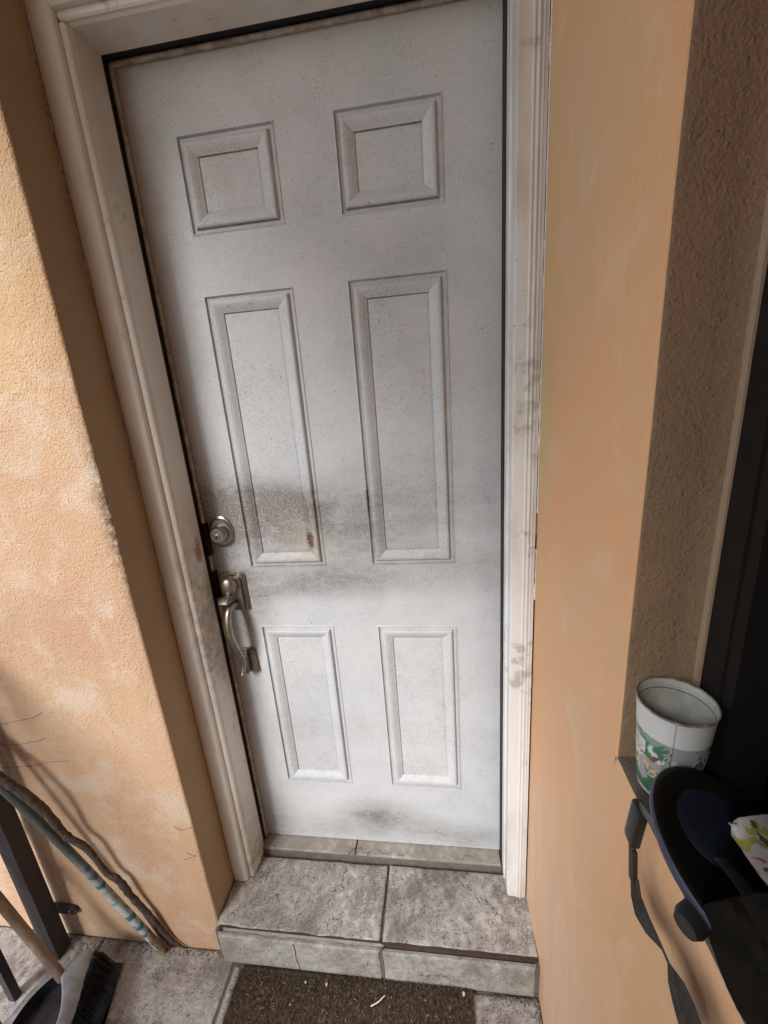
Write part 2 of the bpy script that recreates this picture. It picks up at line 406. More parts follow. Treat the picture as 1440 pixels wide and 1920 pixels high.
# step: core, top tiles, riser tiles, red clay edge, grout smears
bm = boxbm(CX+.0, RW-.001, -.232, .08, GZ-.05, FZ-.008)
box(bm, .0, DW, -.040, .06, FZ-.0078, -.012)
step = tag(obj('doorstep', bm, M_GROUT), kind='structure')
part('step_tile', slab_tile(CX+.001, .4085, -.236, -.049, FZ, .0078, 7, .0022), M_TILE, step)
part('step_tile', slab_tile(.4155, RW-.0015, -.236, -.047, FZ, .0078, 8, .0016), M_TILE, step)
for x0, x1, s in ((.004, .306, 1), (.309, .7465, 2)):
    part('threshold_tile', slab_tile(x0, x1, -.041, .05, -.0035, .0078, s, .0006, rim=.002), M_TILE2, step)
# clay edge strip under the nosing
part('clay_edge', boxbm(.412, RW-.003, -.2405, -.2325, FZ-.0125, FZ-.001), M_BRICKRED, step)
part('clay_edge', boxbm(CX+.01, .409, -.2395, -.2325, FZ-.0125, FZ-.0015), M_BRICKRED, step)
# riser tiles (vertical)
def riser(x0, x1, seed, lift=0.0):
    b = slab_tile(x0, x1, GZ+.0, FZ-.0125, .252+lift, .010, seed, .0016)
    for v in b.verts: v.co = Vector((v.co.x, -v.co.z, v.co.y))
    bmesh.ops.recalc_face_normals(b, faces=b.faces); return b
part('riser_tile', riser(CX+.010, .4085, 31), M_TILE3, step)
b = BM(); tube(b, [(.1740, -.2528, FZ-.016), (.1755, -.2530, -.075), (.1738, -.2530, -.105), (.1785, -.2530, -.128), (.1790, -.2528, GZ+.003)], .0007, 6); part('crack', b, M_GAPDARK_EARLY, step)
part('riser_tile', riser(.4155, RW-.010, 33), M_TILE3, step)
b = BM()   # grout smear along the left half of the nosing
random.seed(4)
pts = []
for i in range(60):
    x = -.03+i*.0076
    w = .0036+.0060*max(0, noise.noise(Vector((x*26, 2, 1))))+.002*random.random()
    pts.append((x, w))
rings = []
for x, w in pts:
    rings.append([b.verts.new((x, -.2365-.003, FZ-.0015)), b.verts.new((x, -.2415-w*.6, FZ-.003-w*.3)), b.verts.new((x, -.2415-w*.4, FZ-.005-w)), b.verts.new((x, -.2330, FZ-.008-w))])
for a, c in zip(rings, rings[1:]):
    for q in range(4): b.faces.new((a[q], c[q], c[(q+1) % 4], a[(q+1) % 4]))
bmesh.ops.recalc_face_normals(b, faces=b.faces)
part('grout_smear', b, mat_plain('grout_smear_cement', (.25, .235, .215), .85, scale=80, bump=.7, bd=.002), step)
b = BM()   # grout in the joint of the riser and beside the wall, dirty fillets
box(b, .4085, .4160, -.2500, -.2320, GZ, FZ-.006)
box(b, CX+.001, CX+.0105, -.2440, -.2320, GZ, FZ-.010)
box(b, RW-.0105, RW-.0012, -.2490, -.2320, GZ, FZ-.012)
part('joint_grout', b, M_GROUT, step)

# ------------------------------------------------------------------ walls
def wall_left():
    root = thing('porch_wall', 'rough orange stucco wall left of the white door', 'wall', (-1.5, WY, GZ))
    # front face with a slightly wavy, chipped corner towards the door
    bm = BM(); nz, nx = 150, 10; g = []
    for j in range(nz+1):
        z = GZ-.01+(2.75-GZ)*j/nz; row = []
        wob = .0022*noise.noise(Vector((1, 2, z*4))) + .0012*noise.noise(Vector((4, 2, z*21)))
        xe = CX + wob
        # rounded arris
        row.append((xe, WY+.150, z)); row.append((xe, WY+.010, z)); row.append((xe-.0006, WY+.004, z)); row.append((xe-.0028, WY+.0012, z)); row.append((xe-.007, WY, z))
        for x in (-.12, -.25, -.45, -.8, -1.6, -3.2): row.append((x, WY + .003*noise.noise(Vector((x*3, 0, z*3))), z))
        g.append([bm.verts.new(p) for p in row])
    for j in range(nz):
        for i in range(len(g[0])-1):
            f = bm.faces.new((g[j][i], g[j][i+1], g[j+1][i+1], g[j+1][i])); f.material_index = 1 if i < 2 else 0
    bmesh.ops.recalc_face_normals(bm, faces=bm.faces)
    if sum(f.normal.y for f in bm.faces if f.material_index == 0) > 0:
        for f in bm.faces: f.normal_flip()
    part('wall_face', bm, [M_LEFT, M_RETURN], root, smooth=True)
    wx = mat_plain('dry_strand', (.16, .11, .08), .9)
    for q in (((0, 1440), (60, 1436), (100, 1428), (130, 1427)), ((0, 1398), (35, 1396), (70, 1390), (85, 1384)), ((5, 1358), (30, 1352), (62, 1346), (78, 1336)), ((325, 1550), (340, 1557), (358, 1552)), ((350, 1600), (368, 1605), (345, 1612)), ((108, 1668), (118, 1660), (121, 1652))):
        b = BM(); tube(b, [PXL(u, v, 1, WY-.0012) for u, v in q], .00055, 5); part('dry_strand', b, wx, root)
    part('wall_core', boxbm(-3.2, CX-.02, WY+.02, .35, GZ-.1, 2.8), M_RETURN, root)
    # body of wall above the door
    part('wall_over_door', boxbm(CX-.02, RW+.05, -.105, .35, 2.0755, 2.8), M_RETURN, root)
    return root
wall_left()
def wall_right():
    root = thing('side_wall', 'smooth orange plaster side wall with a window recess, right of the door', 'wall', (RW, -.3, GZ))
    bm = BM()
    y_in = -.53
    outline = [(.02, GZ-.1), (y_in, GZ-.1)]
    # pier: face x=RW, from y=.02 to y_in, then reveal facing -y
    nz = 141; g = []
    ZL = sorted([GZ-.1+(2.8-GZ+.1)*j/138 for j in range(139)]+[.912, .9131, .914])
    for j in range(nz+1):
        z = ZL[j]
        wob = .0016*noise.noise(Vector((7, 1, z*5))) + .0008*noise.noise(Vector((2, 8, z*24)))
        k = 1.0
        ye = y_in + wob
        q = 0.0 if z < .913 else 1.0
        if not q: ye = y_in
        row = [(RW-.010, .02, z), (RW-.006, -.10, z), (RW, -.25, z), (RW+.0005*q, ye+.007*q, z), (RW+.0012*q, ye+.0022*q, z), (RW+.0035*q, ye+.0005*q, z), (RW+.008*q, ye, z), (RW+.05*q, ye, z), (RW+.0745*q, ye+.0003*q, z), (RW+.0760*q, ye-.0008*q, z), (RW+.0770*q, ye-.0048*q, z), (RW+.090*q, ye-.0048*q, z)]
        g.append([bm.verts.new(p) for p in row])
    for j in range(nz):
        z = GZ-.1+(2.8-GZ+.1)*(j+.5)/nz
        for i in range(len(g[0])-1):
            f = bm.faces.new((g[j][i], g[j][i+1], g[j+1][i+1], g[j+1][i]))
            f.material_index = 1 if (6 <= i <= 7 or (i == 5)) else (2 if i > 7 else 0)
    bmesh.ops.recalc_face_normals(bm, faces=bm.faces)
    if sum(f.normal.x for f in bm.faces if f.material_index == 0) > 0:
        for f in bm.faces: f.normal_flip()
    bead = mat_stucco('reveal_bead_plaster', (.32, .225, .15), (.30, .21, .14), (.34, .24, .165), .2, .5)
    part('pier', bm, [M_RIGHT, M_REVEAL, bead], root, smooth=True)
    # wall under the sill; top edge is the worn sill edge
    bm = BM(); ny = 110; g = []
    for i in range(ny+1):
        y = y_in - 2.0*i/ny
        e = .0018*noise.noise(Vector((y*22, 3, 1))) + .0012*noise.noise(Vector((y*70, 3, 5)))
        row = [(RW, y, GZ-.1), (RW, y, .5), (RW, y, .895), (RW+.0005, y, .905+e*.5), (RW+.003, y, .912+e), (RW+.008, y, .915+e*.4), (RW+.085, y, .916)]
        g.append([bm.verts.new(p) for p in row])
    for i in range(ny):
        for j in range(6):
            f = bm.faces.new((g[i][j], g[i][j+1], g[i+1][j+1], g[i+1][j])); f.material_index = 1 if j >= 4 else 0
    bmesh.ops.recalc_face_normals(bm, faces=bm.faces)
    if sum(f.normal.x for f in bm.faces if f.material_index == 0) > 0:
        for f in bm.faces: f.normal_flip()
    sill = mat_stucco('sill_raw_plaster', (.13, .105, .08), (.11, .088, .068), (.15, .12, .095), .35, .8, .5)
    part('sill', bm, [M_RIGHT, sill], root, smooth=True)
    b = boxbm(RW, RW+.3, -2.55, -2.0, .92, 2.8); box(b, RW+.0005, RW+.3, -1.9995, y_in-.001, 2.15, 2.8)
    part('far_pier', b, M_RIGHT, root)
    return root
wall_right()
# window set in the recess: dark frame, sash and black opening
win = thing('window', 'dark brown framed window, open and black inside, beside the side wall recess', 'window', (.9, -1.2, .916))
b = BM(); prism(b, [(.8925, -.5350), (.8925, -.566), (.898, -.5665), (.898, -.5685), (.8940, -.569), (.8940, -.584), (.94, -.584), (.94, -.5350)], 'z', .917, 2.15)
part('jamb', b, M_FRAME, win)
part('bottom_rail', boxbm(.9035, .94, -1.99, -.585, .86, .908, bev=.002), M_FRAME, win)
part('top_rail', boxbm(.896, .94, -1.99, -.585, 2.10, 2.149, bev=.002), M_FRAME, win)
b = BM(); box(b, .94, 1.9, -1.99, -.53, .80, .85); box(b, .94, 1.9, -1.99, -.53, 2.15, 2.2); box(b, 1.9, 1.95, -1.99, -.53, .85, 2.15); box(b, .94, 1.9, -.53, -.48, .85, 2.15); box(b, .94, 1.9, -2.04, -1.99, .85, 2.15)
M_DARKROOM = mat_plain('dark_room_shade', (.0035, .003, .003), .95, spec=0)  # darkness of the unlit room put into a near-black colour
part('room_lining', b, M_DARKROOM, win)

# porch roof above, out of view, keeps the sun off the upper door
roof = thing('porch_roof', 'porch ceiling slab above the door', 'roof', (0, -1, 2.45))
part('ceiling_slab', boxbm(-.75, 1.2, -2.55, -.104, 2.802, 2.92), mat_plain('ceiling_paint', (.78, .76, .72), .8, scale=4), roof)

blocker_wall = thing('light_blocker_wall', 'unseen orange wall added behind the viewer to block light from the right', 'wall', (.6, -2.2, GZ))
part('wall_face', boxbm(-.33, 1.2, -2.75, -2.56, GZ-.06, 2.80), M_RIGHT, blocker_wall)  # added out of view to keep sky and sun off the right side
# ------------------------------------------------------------------ door
door = thing('door', 'white dirty six panel entry door with nickel lock and pull handle', 'door', (DW/2, 0, 0))
XS = [.1102, .3147, .4321, .6397]; ZS = [1.8823, 1.7053, 1.5908, .9438, .7711, .2311]
def door_slab():
    bm = BM()
    xs_ = [0.0, XS[0], XS[1], XS[2], XS[3], DW-.0005]; zs_ = [0.0, ZS[5], ZS[4], ZS[3], ZS[2], ZS[1], ZS[0], 2.03]
    V = {}
    for i, x in enumerate(xs_):
        for j, z in enumerate(zs_): V[i, j] = bm.verts.new((x, 0, z))
    holes = {(i, j) for i in (1, 3) for j in (1, 3, 5)}
    for i in range(5):
        for j in range(7):
            if (i, j) in holes: continue
            bm.faces.new((V[i, j], V[i+1, j], V[i+1, j+1], V[i, j+1]))
    box(bm, 0, DW-.0005, .012, .044, 0, 2.03)
    # edges between the face and the core
    def q(*p): bm.faces.new([bm.verts.new(a) for a in p])
    X = DW-.0005
    q((0, 0, 0), (0, 0, 2.03), (0, .013, 2.03), (0, .013, 0)); q((X, 0, 0), (X, .013, 0), (X, .013, 2.03), (X, 0, 2.03))
    q((0, 0, 0), (0, .013, 0), (X, .013, 0), (X, 0, 0)); q((0, 0, 2.03), (X, 0, 2.03), (X, .013, 2.03), (0, .013, 2.03))
    return bm
part('door_slab', door_slab(), M_DOOR, door)
# (inset, depth y (negative = proud), material of the band that ENDS here)
PROF = [(0.0, 0.0, 0), (.0008, -.0014, 0), (.0028, -.0020, 0), (.0044, .0012, 1), (.0054, .0034, 1), (.0100, .0044, 0), (.0114, .0040, 2), (.0126, -.0010, 2), (.0144, -.0036, 0),
        (.0175, -.0046, 0), (.0220, -.0042, 0), (.0280, -.0020, 0), (.0330, .0008, 0), (.0368, .0028, 0), (.0380, .0034, 0), (.0388, .0066, 3), (.0402, .0064, 3), (.0430, .0056, 0)]
def door_panel(x0, x1, z0, z1):
    bm = BM(); rings = []
    for d, y, m in PROF:
        rings.append([bm.verts.new((a, y, b)) for a, b in ((x0+d, z0+d), (x1-d, z0+d), (x1-d, z1-d), (x0+d, z1-d))])
    for k in range(1, len(rings)):
        for q in range(4):
            f = bm.faces.new((rings[k-1][q], rings[k-1][(q+1) % 4], rings[k][(q+1) % 4], rings[k][q])); m = PROF[k][2]; f.material_index = {0: 0, 1: 1, 2: 2 if q == 0 else (1 if q == 3 else 0), 3: 2 if q == 2 else 0}[m]  # top inner and bottom outer steps get their shadow painted in
    bm.faces.new(rings[-1])
    return bm
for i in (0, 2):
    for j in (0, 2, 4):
        part('door_panel', door_panel(XS[i], XS[i+1], ZS[j+1], ZS[j]), [M_DOOR, M_GROOVE, M_STEP_SHADE], door)
# deadbolt
db = part('deadbolt', BM(), M_NICKEL, door)
me = db.data; b = BM()
def oval(bm, c, prof, sx=1, sz=1, n=48):
    rings = []
    for r, y in prof:
        rings.append([bm.verts.new((c[0]+r*sx*math.cos(2*math.pi*k/n), y, c[1]+r*sz*math.sin(2*math.pi*k/n))) for k in range(n)])
    for a, q in zip(rings, rings[1:]):
        for k in range(n): bm.faces.new((a[k], a[(k+1) % n], q[(k+1) % n], q[k]))
    bm.faces.new(rings[-1]); return rings
oval(b, (.050, 1.046), [(.0330, 0), (.0330, -.0018), (.0312, -.0036), (.0292, -.0040), (.0278, -.0052), (.0262, -.0085)], 1, 1.28)
oval(b, (.049, 1.043), [(.0235, -.006), (.0225, -.014), (.0200, -.0245), (.0190, -.0265), (.0178, -.0275)], 1, 1.0)
b.normal_update(); b.to_mesh(me); b.free()
for p in me.polygons: p.use_smooth = True
me.set_sharp_from_angle(angle=R(30))
b = BM(); oval(b, (.049, 1.041), [(.0072, -.0270), (.0072, -.0288), (.0062, -.0294)], 1, 1, 24)
part('key_cylinder', b, M_NICKEL, db, smooth=True)
b = BM(); box(b, .0480, .0500, -.0302, -.0292, 1.0365, 1.0455); box(b, .0472, .0508, -.0301, -.0292, 1.0390, 1.0415)
part('keyhole', b, M_BLACK, db)
# handle set: escutcheon, thumb latch, curved grip, lower mount
hs = part('handle_plate', BM(), M_NICKEL, door); b = BM()
PX = .055
def plate(bm, c, z0, z1, w, topw, y, arch):
    top = [(-w, z0), (w, z0), (w, z1-arch)]
    for k in range(1, 8):
        a = k/8; top.append((w*math.cos(a*math.pi)*.96, z1-arch+arch*math.sin(a*math.pi)**.6))
    top.append((-w, z1-arch))
    return [(c+a, z) for a, z in top]
for (w, yy0, yy1) in ((.0365, 0, -.004), (.0325, -.004, -.0075), (.026, -.0075, -.016)):
    p = plate(b, PX, .822+(.0365-w)*.6, .936-(.0365-w)*1.2, w, w, 0, .012)
    prism(b, p, 'y', yy0, yy1)
bmesh.ops.bevel(b, geom=b.edges[:], offset=.0012, segments=2, affect='EDGES')
b.normal_update(); b.to_mesh(hs.data); b.free()
for p in hs.data.polygons: p.use_smooth = False
# rounded dome on top with the thumb piece
b = BM(); lathe(b, [(.0225, -.0), (.0222, .010), (.0205, .0165), (.0150, .0215), (.007, .0240), (.002, .0243)], 28, frame_mat((PX-.002, -.015, .903), (0, -1, 0)) @ Matrix.Diagonal((.95, 1.15, 1, 1)), cap1=True)
part('latch_housing', b, M_NICKEL, hs, smooth=True)
b = BM(); tube(b, [(PX-.006, -.020, .884), (PX-.008, -.036, .8815), (PX-.009, -.050, .874), (PX-.009, -.058, .866)], [.008, .012, .0155, .013], 20, flat=.22, up=(0, 0, 1))
part('thumb_latch', b, M_NICKEL, hs, smooth=True)
b = BM()
gp = [(PX+.004, -.010, .845), (PX+.001, -.030, .848), (PX-.002, -.046, .843), (PX-.003, -.056, .826), (PX-.003, -.061, .800), (PX-.001, -.060, .772), (PX+.001, -.052, .742), (PX+.003, -.042, .715), (PX+.004, -.034, .690), (PX+.002, -.031, .668), (PX-.001, -.035, .650), (PX-.003, -.041, .640)]
gr = [.0110, .0110, .0115, .0122, .0128, .0126, .0118, .0108, .0098, .0092, .0088, .0070]
pp, rr_ = cr(gp, gr)
tube(b, pp, rr_, 18, flat=.82, up=(0, 1, 0))
part('grip', b, M_NICKEL, hs, smooth=True)
b = BM(); prism(b, [(PX-.016, .634), (PX+.029, .628), (PX+.027, .700), (PX+.016, .706), (PX-.006, .704), (PX-.016, .694)], 'y', 0, -.012)
prism(b, [(PX-.008, .640), (PX+.012, .637), (PX+.011, .688), (PX-.005, .690)], 'y', -.012, -.033)
bmesh.ops.bevel(b, geom=b.edges[:], offset=.0018, segments=2, affect='EDGES')
part('lower_mount', b, M_NICKEL, hs)

# ------------------------------------------------------------------ door frame
fr = thing('door_frame', 'grimy white timber door frame with moulded casing round the entry door', 'door frame', (DW/2, -.06, FZ))
# left jamb: profile in (y -> x) plan, extruded in z
lj = [(-.030, -.1100), (-.0035, -.1100), (.0000, -.1088), (.0030, -.1060), (.0032, -.1015), (.0048, -.0990), (.0062, -.0965), (.0062, -.030), (.0035, -.0285), (-.03, -.0285)]
b = BM(); prism(b, lj, 'z', FZ+.001, 2.0085); part('jamb', b, M_TRIM, fr)
lc = [(CX+.0008, -.1060), (CX+.0008, -.1225), (CX+.004, -.1245), (CX+.012, -.1254), (CX+.026, -.1252), (CX+.036, -.1242), (CX+.0415, -.1230), (CX+.0450, -.1205), (CX+.0462, -.1170), (CX+.0465, -.1103), (CX+.0300, -.1103)]
b = BM(); prism(b, lc, 'z', FZ+.0005, 2.075); part('casing', b, M_TRIM, fr)
rj = [(DW+.03, -.1000), (DW+.0085, -.1000), (DW+.0072, -.0985), (DW+.0068, -.060), (DW+.0035, -.058), (DW+.0030, -.0285), (DW+.03, -.0285)]
b = BM(); prism(b, rj, 'z', FZ+.001, 2.0085); part('jamb', b, M_TRIMR, fr)
X0 = DW+.0095
rc = [(X0, -.090), (X0, -.1015), (X0+.001, -.1028), (X0+.0215, -.1034), (X0+.0222, -.1050), (X0+.0245, -.1062), (X0+.0268, -.1052), (X0+.0274, -.1040), (X0+.0286, -.1040), (X0+.0292, -.1066), (X0+.0318, -.1078), (X0+.0342, -.1070), (X0+.0350, -.1046), (X0+.0372, -.1046), (X0+.0378, -.1062), (X0+.0400, -.1064), (X0+.0408, -.1044), (X0+.0465, -.1040), (X0+.0470, -.090)]
b = BM(); prism(b, rc, 'z', FZ-.012, 2.075); part('casing', b, M_TRIMR, fr)
# head: soffit board, stop and casing
hd = [(-.1100, 2.0400), (-.1100, 2.0180), (-.1088, 2.0145), (-.1060, 2.0118), (-.1015, 2.0115), (-.0990, 2.0100), (-.0965, 2.0086), (-.030, 2.0085), (-.0285, 2.0105), (-.0285, 2.05)]
b = BM(); prism(b, hd, 'x', CX+.0468, X0-.0015)
part('head_jamb', b, M_TRIM, fr)
hc = [(-.1103, 2.0235), (-.1170, 2.0232), (-.1205, 2.0240), (-.1235, 2.0270), (-.1250, 2.0290), (-.1252, 2.030), (-.1248, 2.052), (-.1225, 2.064), (-.1060, 2.066)]
b = BM(); prism(b, hc, 'x', CX+.0468, X0-.0005); part('head_casing', b, M_TRIM, fr)
# compression gap and pale weather strip
b = BM(); box(b, -.02, .0004, -.0283, .03, FZ+.02, 2.03); part('strike_recess', b, M_BLACK, fr, label='black gap beside the lock edge of the door')
b = BM(); box(b, .0006, DW+.002, -.0283, .03, 2.0130, 2.03); part('head_gap', b, M_BLACK, fr)
b = BM(); box(b, DW+.0006, DW+.006, -.0283, .03, .0, 2.012); part('hinge_gap', b, M_BLACK, fr)
M_STRIP = mat_plain('weatherstrip_vinyl', (.42, .385, .34), .5, scale=40, dark=(.2, .17, .14))
b = BM(); tube(b, [(.0064, -.0068, .0+z) for z in (-.001, .2, .4, .6, .8, .862)], .0050, 12); part('weather_strip', b, M_STRIP, fr, smooth=True)
b = BM(); tube(b, [(.0064, -.0068, z) for z in (.940, .96, .985)], .0050, 12); part('weather_strip', b, M_STRIP, fr, smooth=True)
b = BM(); tube(b, [(.0064, -.0068, z) for z in (1.072, 1.3, 1.6, 2.004)], .0050, 12); part('weather_strip', b, M_STRIP, fr, smooth=True)
b = BM(); tube(b, [(x, -.0058, 2.0070) for x in (.004, .3, .6, DW)], .0050, 12); part('weather_strip', b, M_STRIP, fr, smooth=True)
M_BRONZE = mat_plain('dark_bronze_plate', (.035, .026, .022), .45, .6, scale=80)
for z0, z1 in ((.862, .940), (.985, 1.072)):
    b = BM(); box(b, .0006, .0150, -.016, -.0005, z0, z1, bev=.0008); part('strike_plate', b, M_BRONZE, fr)
# ragged caulk lines where the frame meets the plaster
def caulk(x, y, z0, z1, w, seed, breaks=.2, mat=M_CAULK, dx=(1, 0), zs=.006):
    b = BM(); random.seed(seed); z = z0; prev = None
    while z < z1:
        w_ = w*(.35+1.3*abs(noise.noise(Vector((seed, z*18, 0))))+.5*abs(noise.noise(Vector((seed, z*90, 0)))))
        on = noise.noise(Vector((seed*3.1, z*7, 4))) > -breaks
        if on:
            cur = [b.verts.new((x-w_*.8*dx[0], y, z)), b.verts.new((x, y-w_*.7, z)), b.verts.new((x+w_*dx[0], y, z)), b.verts.new((x, y+w_*.7, z))]
            if prev:
                for q in range(4): b.faces.new((prev[q], prev[(q+1) % 4], cur[(q+1) % 4], cur[q]))
            prev = cur
        else: prev = None
        z += zs
    bmesh.ops.recalc_face_normals(b, faces=b.faces)
    return b
part('caulk_line', caulk(CX+.0004, -.1262, .9, 2.06, .0050, 3, .12, zs=.004), M_CAULK, fr)
part('caulk_line', caulk(RW-.0062, -.1050, .9, 2.06, .0036, 8, .35, zs=.0035), mat_plain('white_caulk', (.72, .70, .66), .6, scale=100, bump=.6, bd=.002), fr)
M_GAPDARK = mat_plain('gap_dark_strip', (.02, .014, .01), .95, spec=.05)
part('wall_gap', boxbm(RW-.0075, RW-.0045, -.1032, -.095, FZ+.0, 1.05), M_GAPDARK, fr)  # thin dark strip along the joint of casing and side wall

# ------------------------------------------------------------------ railing on the left
rail = thing('metal_railing', 'dark painted steel railing with bolted bracket at the left wall', 'railing', (-.565, -.26, GZ))
part('post', boxbm(-.578, -.536, -.290, -.248, GZ+.0005, .98, bev=.002), M_DARKMETAL, rail)
b = BM(); box(b, -.552, -.500, -.2520, -.2275, -.050, -.018, bev=.0012)
br = BM(); prism(br, [(-.5750, -.052), (-.505, -.052), (-.496, -.048), (-.491, -.036), (-.496, -.024), (-.505, -.020), (-.5750, -.018)], 'y', -.236, -.2300); b.free()
bk = part('bracket', br, M_DARKMETAL, rail)
b = BM(); lathe(b, [(.0075, 0), (.0075, .003), (.006, .006), (.002, .007)], 16, frame_mat((-.511, -.236, -.035), (0, -1, 0)), cap1=True); part('bolt', b, mat_plain('bolt_steel', (.10, .09, .09), .4, .7), bk, smooth=True)
y = -.372
while y > -1.65:
    part('baluster', boxbm(-.604, -.584, y-.010, y+.010, GZ+.0005, .94, bev=.0012), M_DARKMETAL, rail); y -= .122
part('top_rail', boxbm(-.612, -.574, -1.75, -.291, .941, .975, bev=.002), M_DARKMETAL, rail)

exec_later = []

# ------------------------------------------------------------------ sticks leaning on the wall
def mat_pole():
    t = NT('striped_pole_sleeve'); sep = t.n.new('ShaderNodeSeparateXYZ'); t.l.new(t.geo, sep.inputs[0])
    z = sep.outputs['Z']; x = sep.outputs['X']
    w = t.ma('ADD', t.ma('MULTIPLY', z, 30.0), t.ma('MULTIPLY', t.noise(40, 4), 1.2))
    sepn = t.ma('FRACT', w)
    stripe = t.ma('MULTIPLY', t.ramp(sepn, .25, .4), t.ramp(sepn, .85, .65))
    band = t.mix(t.ma('MULTIPLY', stripe, t.ramp(t.noise(25, 5), .35, .55)), (.42, .48, .50), (.04, .16, .20))
    n = t.noise(22, 7, .7)
    hi = t.ramp(z, .05, .30)
    col = t.mix(hi, band, (.07, .085, .085))
    col = t.mix(t.ramp(n, .5, .68, 0, .7), col, (.14, .12, .10))
    t.bump((t.noise(160, 5), .0015, .6), (stripe, .001, .4))
    return t.out(col, .5)
pc = [PXL(u, v, 1, y) for u, v, y in ((303, 1779, -.2460), (228, 1700, -.254), (152, 1620, -.264), (72, 1540, -.276), (-10, 1462, -.289), (-90, 1385, -.300))]
pc.append(pc[-1]+(pc[-1]-pc[0])*.5)
t0 = pc[0]; d = pc[1]-pc[0]
pole = thing('wrapped_pole', 'pale pole with worn blue stripes leaning against the orange wall', 'pole', tuple(t0))
pp, r_ = cr(pc, [.0106]*len(pc), 5)
b = BM(); tube(b, pp, r_, 16); part('sleeve', b, mat_pole(), pole, smooth=True)
b = BM(); tube(b, [t0-d.normalized()*.010, t0+d.normalized()*.016], [.0105, .0132], 16)
part('foot_cap', b, mat_plain('worn_wood_tip', (.34, .26, .19), .7, dark=(.16, .11, .08), scale=90), pole, smooth=True)
# gnarled branch
def mat_bark():
    t = NT('dry_bark'); n = t.noise(90, 8, .75, stretch=(1, 1, .5))
    col = t.mix(t.ramp(n, .35, .7), (.030, .020, .017), (.14, .10, .075))
    t.bump((n, .006, 1.0), (t.noise(220, 5), .001, .6)); return t.out(col, .8)
bp = [tuple(PXL(u, v, 1, y)) for u, v, y in ((347, 1777, -.233), (328, 1766, -.235), (308, 1748, -.239), (283, 1718, -.244), (264, 1700, -.246), (247, 1681, -.248), (222, 1650, -.252), (205, 1641, -.254), (190, 1625, -.256), (174, 1603, -.258), (157, 1586, -.262), (135, 1574, -.266), (118, 1560, -.268), (88, 1525, -.276), (60, 1500, -.284), (25, 1475, -.292), (-10, 1450, -.299), (-60, 1420, -.306), (-110, 1380, -.31))]
brr = [.0028, .0050, .0075, .0085, .0095, .0100, .0105, .0090, .0088, .0092, .0098, .0098, .0105, .0115, .0120, .0115, .011, .010, .007]
pp, r_ = cr(bp, brr, 6)
pp = [p + Vector((noise.noise(p*30), noise.noise(p*30+Vector((5, 0, 0)))*.4, 0))*.0016 for p in pp]
r_ = [r*.84*(1+.25*noise.noise(p*110)) for r, p in zip(r_, pp)]
branch = thing('dead_branch', 'thin dark crooked branch leaning along the striped pole', 'branch', bp[0])
b = BM(); tube(b, pp, r_, 12); part('stem', b, mat_bark(), branch, smooth=True)
b = BM(); tube(b, [(*bp[4][:2], bp[4][2]), (bp[3][0]-.006, -.246, bp[3][2]-.012), (bp[2][0]-.012, -.242, bp[2][2]-.02), (bp[1][0]-.018, -.238, -.150)], [.005, .0055, .0045, .003], 8); part('side_twig', b, mat_bark(), branch, smooth=True)
b = BM(); tube(b, [(-.250, -.258, -.050), (-.240, -.262, -.072), (-.228, -.260, -.093), (-.222, -.255, -.120)], [.003, .009, .010, .004], 8, flat=.35); part('bark_flake', b, mat_plain('peeling_bark', (.30, .21, .14), .85, dark=(.12, .08, .05), scale=70), branch, smooth=True)

# ------------------------------------------------------------------ dustpan and broom
M_DPAN = mat_plain('black_plastic_scuffed', (.012, .014, .018), .35, scale=25, bump=.4, dark=(.03, .033, .04))
M_DRIM = mat_plain('grey_rim_dusty', (.34, .335, .35), .7, scale=60, dark=(.20, .195, .205))
pan = thing('dustpan', 'black dustpan with grey rounded rim in the lower left corner', 'dustpan', (-.40, -.42, GZ))
cx, cy, rad = -.402, -.420, .139
arc = [(cx+rad*math.cos(a), cy+rad*math.sin(a)) for a in [R(88+k*184/36) for k in range(37)]]
arc[0] = (-.395, -.281)
front = [(-.330, -.545), (-.298, -.45), (-.300, -.395), (-.317, -.340), (-.337, -.281)]
out = arc + front
b = BM()
zb = GZ+.003
def ring(s, z, lipz=None):
    r = []
    for i, (x, y) in enumerate(out):
        sc = s if i < len(arc) else 1.0
        zz = z if i < len(arc) else zb+.001
        r.append(b.verts.new((cx+(x-cx)*sc, cy+(y-cy)*sc, zz)))
    return r
r0 = ring(.93, zb); r1 = ring(1.0, zb+.034); r2 = ring(.865, zb+.037); r3 = ring(.82, zb+.004)
n = len(out)
for p, q, m in ((r0, r1, 0), (r1, r2, 1), (r2, r3, 0)):
    for k in range(n):
        try: f = b.faces.new((p[k], p[(k+1) % n], q[(k+1) % n], q[k])); f.material_index = m
        except ValueError: pass
b.faces.new(r3); b.faces.new(r0[::-1])
bmesh.ops.recalc_face_normals(b, faces=b.faces)
part('pan', b, [M_DPAN, M_DRIM], pan)
M_WOOD = None
def mat_wood():
    t = NT('weathered_wood'); n = t.noise(30, 8, .7, stretch=(1, 1, .25)); n2 = t.noise(90, 6, .75)
    col = t.mix(t.ramp(n, .35, .65), (.30, .235, .175), (.16, .115, .085))
    col = t.mix(t.ramp(n2, .60, .68, 0, .85), col, (.035, .024, .02))
    t.bump((n, .002, .6), (n2, .001, .4)); return t.out(col, .7)
M_WOOD = mat_wood()
b = BM(); tube(b, [(-.492, -.470, GZ+.045), (-.545, -.455, .06), (-.62, -.43, .35)], [.0095, .0095, .009], 14); part('handle', b, M_WOOD, pan, smooth=True)
broom = thing('broom', 'broom with grey plastic head and weathered wooden handle', 'broom', (-.42, -.36, GZ))
